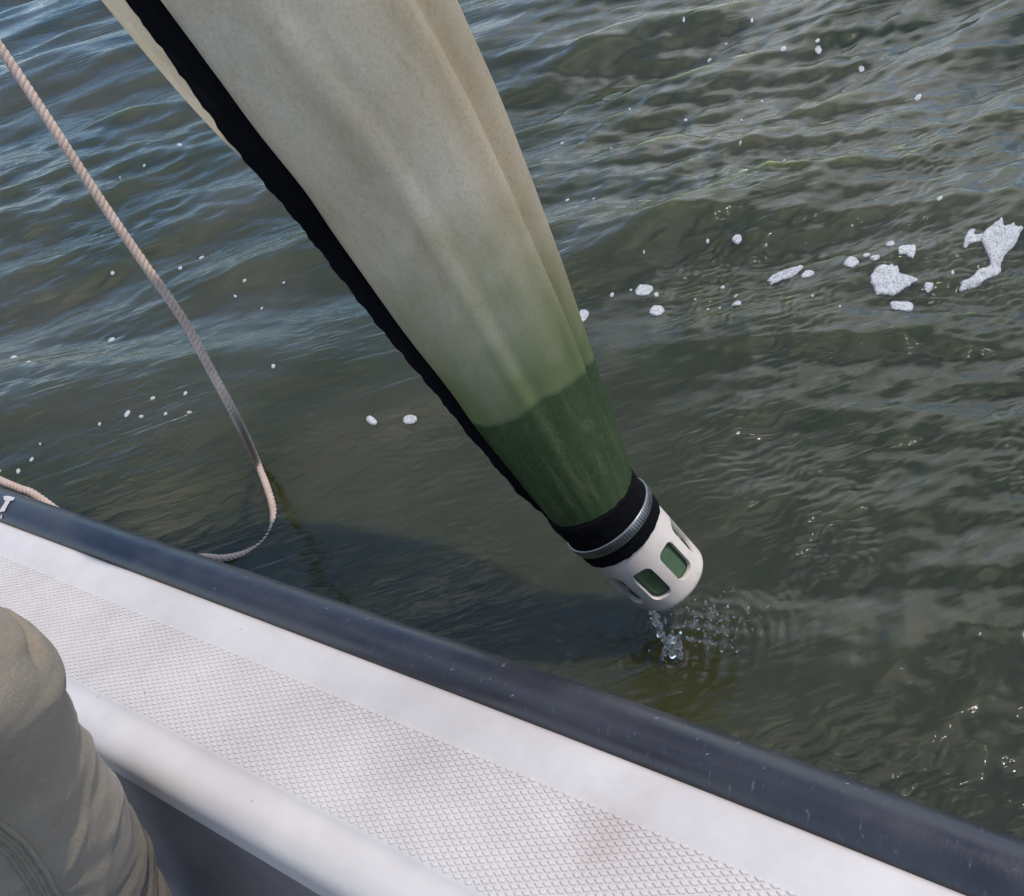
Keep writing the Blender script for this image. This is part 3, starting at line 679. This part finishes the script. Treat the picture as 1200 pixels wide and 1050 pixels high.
flecks([(918, 55, 4, 'foam fleck left of the touching pair at upper right'), (958, 44, 3.2, 'upper fleck of the touching foam pair at upper right'), (959, 50, 4, 'lower fleck of the touching foam pair at upper right'), (1010, 70, 3.4, 'foam fleck a little right of the touching pair'), (1076, 112, 5.5, 'largest lone foam fleck near the upper right corner'), (881, 22, 2.6, 'topmost small foam fleck right of the net'), (802, 30, 2.2), (830, 57, 3), (657, 160, 2.4), (802, 127, 2.4), (892, 104, 2.4), (665, 236, 2.4), (696, 236, 2),
        (1100, 247, 4, 'foam fleck straight above the biggest tailed foam raft'), (864, 286, 4.4, 'round foam fleck well above the long oval foam, alone'), (830, 290, 2.4), (919, 189, 3, 'single foam fleck on a dark wave trough right of the net'), (717, 345, 4, 'foam fleck left of the little cluster beside the green net'), (739, 339, 2.4), (769, 344, 4, 'small round fleck touching the upper patch of the little cluster'), (846, 332, 3.6), (862, 343, 3.4), (863, 355, 4.4, 'oval foam fleck below and left of the long oval foam'), (814, 347, 2.4), (829, 358, 2.2), (843, 358, 2),
        (868, 128, 2), (907, 125, 2), (868, 175, 1.8), (1116, 323, 3), (1088, 338, 3.4), (952, 351, 2), (984, 363, 2), (715, 168, 1.8), (737, 122, 1.8), (850, 40, 1.8), (756, 305, 1.8), (898, 288, 2)],
       'tiny white foam fleck drifting on the water right of the net', 'foam flecks right of the net')

# ------------------------------------------------------------------ dripping water under the cod end
GL = m_glass('clear water')
def blob(c, r, seed, stretch=None):
    bm = bmesh.new(); bmesh.ops.create_icosphere(bm, subdivisions=2, radius=1.0)
    V = []; sd = np.array([math.sin(seed * 7), math.cos(seed * 5), 0.6 + math.sin(seed * 3)]); sd /= np.linalg.norm(sd); st = 0.3 + 0.9 * abs(math.sin(seed * 11))
    for v in bm.verts:
        d = v.co.normalized(); k = 1 + 0.35 * noise.noise(d * 1.6 + Vector((seed, seed * 0.7, 1)))
        p = np.array(d) * r * k
        p = p * 0.85 + sd * (p @ sd) * st
        V.append(np.asarray(c) + p)
    bm.verts.index_update(); f = [tuple(v.index for v in q.verts) for q in bm.faces]; bm.free(); return V, f
wl_ = on_z(791, 770); wz = float(water_h(wl_[0], wl_[1]))
d0 = px(cyl(AL - 0.004, RO1 - 0.001, R(-38)))
S0 = cyl(AL - 0.004, RO1 - 0.001, R(-38))
rootw = thing('water_stream', (wl_[0], wl_[1], wz), 'glassy stream of water dripping from the white cod end into the lake', 'water stream')
def lerp_px(u, v, f):
    dep = d0[2] * (1 - f) + (wl_ - CAM) @ FW * f; return at(u, v, dep)
def sheet(pxs, rad, seed):
    P = [lerp_px(u, v, f) for u, v, f in pxs]; pp = smooth_path(P, 0.0012); n = len(pp)
    rr = [max(0.0006, rad * (0.55 + 0.9 * abs(noise.noise(Vector((i * 0.16, seed, 0.3)))) + 0.35 * math.sin(i * 0.55 + seed))) for i in range(n)]
    pp = pp + np.array([[0.0016 * noise.noise(Vector((i * 0.2, seed, k * 5.0))) for k in range(3)] for i in range(n)])
    return tube_mesh(pp, rr, 10)[:2]
for nm_, pxs, rad, sd in (('rivulet', [(763, 716, 0), (766, 726, .1), (772, 738, .35), (777, 747, .55), (783, 757, .8), (788, 768, 1)], 0.0036, 1.0),
                          ('rivulet', [(766, 717, 0), (772, 728, .15), (774, 740, .4), (784, 752, .65), (794, 758, .85), (799, 772, 1)], 0.0032, 5.0),
                          ('rivulet', [(777, 745, .5), (780, 754, .75), (777, 764, .9), (777, 772, 1)], 0.0024, 8.0),
                          ('rivulet', [(783, 750, .6), (793, 753, .8), (799, 760, .9)], 0.0026, 12.0)):
    v_, f_ = sheet(pxs, rad, sd); mesh(nm_, v_, f_, GL, rootw)
for u, v, f, r in ((771, 721, .1, .0022), (775, 735, .35, .0026), (780, 727, .3, .0018), (773, 743, .5, .0032), (785, 745, .6, .0024), (790, 750, .7, .0036), (797, 756, .8, .0030), (788, 760, .9, .0042), (796, 765, .95, .0034), (780, 765, .95, .0026)):
    v_, f_ = blob(lerp_px(u, v, f), r, u * 0.37); mesh('bead', v_, f_, GL, rootw)
# splash droplets, each its own
big = [(815, 703, .022, 2.5), (827, 706, .020, 3.2), (845, 727, .015, 2.8), (815, 729, .016, 3.4), (795, 735, .015, 2.8), (797, 741, .012, 3.6), (788, 742, .014, 3.6), (841, 720, .02, 2.4), (803, 730, .02, 2.8),
       (833, 735, .008, 3.0), (822, 722, .016, 3.0), (853, 710, .018, 2.0), (860, 723, .012, 2.2), (850, 742, .006, 2.6), (832, 752, .006, 2.2), (806, 748, .008, 3.0), (864, 737, .006, 2.2), (833, 713, .02, 2.2), (786, 720, .03, 1.8), (874, 732, .004, 2.0),
       (819, 737, .01, 2.4), (826, 744, .006, 2.6), (812, 716, .02, 2.0), (838, 744, .004, 2.4), (858, 750, .003, 2.0)]
for u, v, h, s in big:
    p = on_z(u, v, h); dep = (p - CAM) @ FW; v_, f_ = blob(p, s * 0.5 * dep / F_PX * 1.3, u * 0.21 + v)
    o = mesh('water_droplet', v_, f_, GL, origin=p); tag(o, 'clear splash droplet flying above the water right of the dripping stream', 'water droplet', 'splash droplets')
V, Fc = [], []
for _ in range(110):
    u = random.gauss(835, 26); v = random.gauss(732, 17); h = abs(random.gauss(0, .012)); p = on_z(u, v, h)
    v_, f_ = blob(p, random.uniform(0.0006, 0.0014), u); b0 = len(V); V += v_; Fc += [tuple(i + b0 for i in f) for f in f_]
o = mesh('splash_spray', V, Fc, GL); tag(o, 'fine spray of minute droplets around the splash', 'spray', kind='stuff')

# ------------------------------------------------------------------ person: the clothed leg at the lower left
LEG = [(-560, 1180, 0.42, 250), (-400, 1010, 0.47, 205), (-250, 900, 0.53, 165), (-140, 838, 0.575, 132), (-82, 812, 0.605, 114), (-44, 808, 0.635, 104), (-24, 850, 0.675, 96), (6, 912, 0.74, 95), (56, 985, 0.83, 93), (108, 1075, 0.93, 82), (150, 1165, 1.0, 68), (176, 1225, 1.04, 58)]
lp = smooth_path([list(at(u, v, d)) + [r * d / F_PX] for u, v, d, r in LEG], 0.0028)
LT, LE1, LE2 = frames(lp[:, :3])
LL = np.arange(len(lp)) * 0.0028
def fold(p, s, ph):
    n1 = noise.noise(Vector((p[0] * 13, p[1] * 13, p[2] * 26))) + 0.5 * noise.noise(Vector((p[0] * 31, p[1] * 31, p[2] * 50 + 4)))
    r = 1 - abs(noise.noise(Vector((p[0] * 9 + 4, p[1] * 9 + p[2] * 9, p[2] * 20 + 2)))) * 2
    q = p[0] * 0.55 + p[1] * 0.30 - p[2] * 0.75; w_ = math.sin(q * 78 + 2.2 * noise.noise(Vector((p[0] * 9, p[1] * 9, p[2] * 9 + 7)))); lowleg = min(1, max(0, (0.47 - p[2]) / 0.12))
    return 0.0030 * n1 + 0.0034 * max(0, r - 0.35) + 0.0028 * lowleg * (1 - abs(w_)) ** 2
NSL = 64; V = []
for i in range(0, len(lp), 2):
    for k in range(NSL):
        ph = -math.pi + 2 * math.pi * k / NSL; V.append(lp[i, :3] + lp[i, 3] * (math.sin(ph) * LE1[i] + math.cos(ph) * LE2[i]))
proot = thing('person', boat(0.35, 0.45, -0.262), 'person in khaki trousers seated in the boat, only one knee showing', 'person')
CLOTH = m_cloth()
nl = len(range(0, len(lp), 2))
leg = mesh('trousers', V, grid_faces(nl, NSL, True) + [tuple(range(NSL))[::-1], tuple(range((nl - 1) * NSL, nl * NSL))], CLOTH, proot)
for ty, kw in (('REMESH', dict(mode='VOXEL', voxel_size=0.006)), ('SMOOTH', dict(iterations=14, factor=0.5)), ('SUBSURF', dict(levels=1, render_levels=1))):
    md = leg.modifiers.new('m', ty)
    for a_, b_ in kw.items(): setattr(md, a_, b_)
dg = bpy.context.evaluated_depsgraph_get(); dg.update()
nm = bpy.data.meshes.new_from_object(leg.evaluated_get(dg)); leg.modifiers.clear(); leg.data = nm; nm.name = 'trousers'
pb = np.array(proot.location); cv = [np.array(v.co) + pb for v in nm.vertices]; nv_ = [np.array(v.normal) for v in nm.vertices]
V = [c + n * fold(c, 0, 0) for c, n in zip(cv, nv_)]
nm.vertices.foreach_set('co', (np.array(V) - pb).astype(np.float32).ravel()); nm.update()
nm.polygons.foreach_set('use_smooth', [True] * len(nm.polygons))
if not nm.materials: nm.materials.append(CLOTH)
LB = BVHTree.FromPolygons([Vector(p) for p in V], [tuple(p.vertices) for p in nm.polygons])
def on_leg(pts, off, step=0.002):
    dense = smooth_path([(u, v, 0) for u, v in pts], 3.0); out = [hit(LB, u, v, off) for u, v, _ in dense]
    return np.array([p for p in out if p is not None])
# pocket seam: a raised welt with two rows of stitches beside it
welt = [(-30, 948), (0, 964), (22, 980), (40, 1001), (56, 1025), (70, 1052), (84, 1080)]
P = on_leg(welt, 0.0002)
if len(P) > 6:
    v_, f_, _ = tube_mesh(P, 0.0022, 8); mesh('pocket_welt', v_, f_, CLOTH, leg)
for off in (-14, -24):
    Q = on_leg([(u + off * 0.85, v - off * 0.55) for u, v in welt], 0.0001)
    if len(Q) > 6:
        v_, f_, _ = tube_mesh(Q, 0.0011, 6); mesh('pocket_fold', v_, f_, CLOTH, leg)
THR = m_simple('khaki thread', (0.30, 0.26, 0.19), 0.8, 0.1, 100); V, Fc = [], []
for off in (-7, -19, -29):
    Q = on_leg([(u + off * 0.85, v - off * 0.55) for u, v in welt], 0.0005)
    if len(Q) > 6:
        Q = smooth_path(Q, 0.0011)
        for i in range(0, len(Q) - 2, 3):
            v_, f_, _ = tube_mesh(Q[i:i + 3], 0.00042, 5); b0 = len(V); V += v_; Fc += [tuple(j + b0 for j in f) for f in f_]
if V: o = mesh('stitching', V, Fc, THR, leg); o['kind'] = 'stuff'

print('rim px', d0, 'wall check', [(round(float((q[:3] - BO) @ BN), 3), round(float(q[2]), 3), round(float(q[3]), 3)) for q in lp[::40]])
print('rope', [tuple(np.round(p, 3)) for p in rpts[6:]])
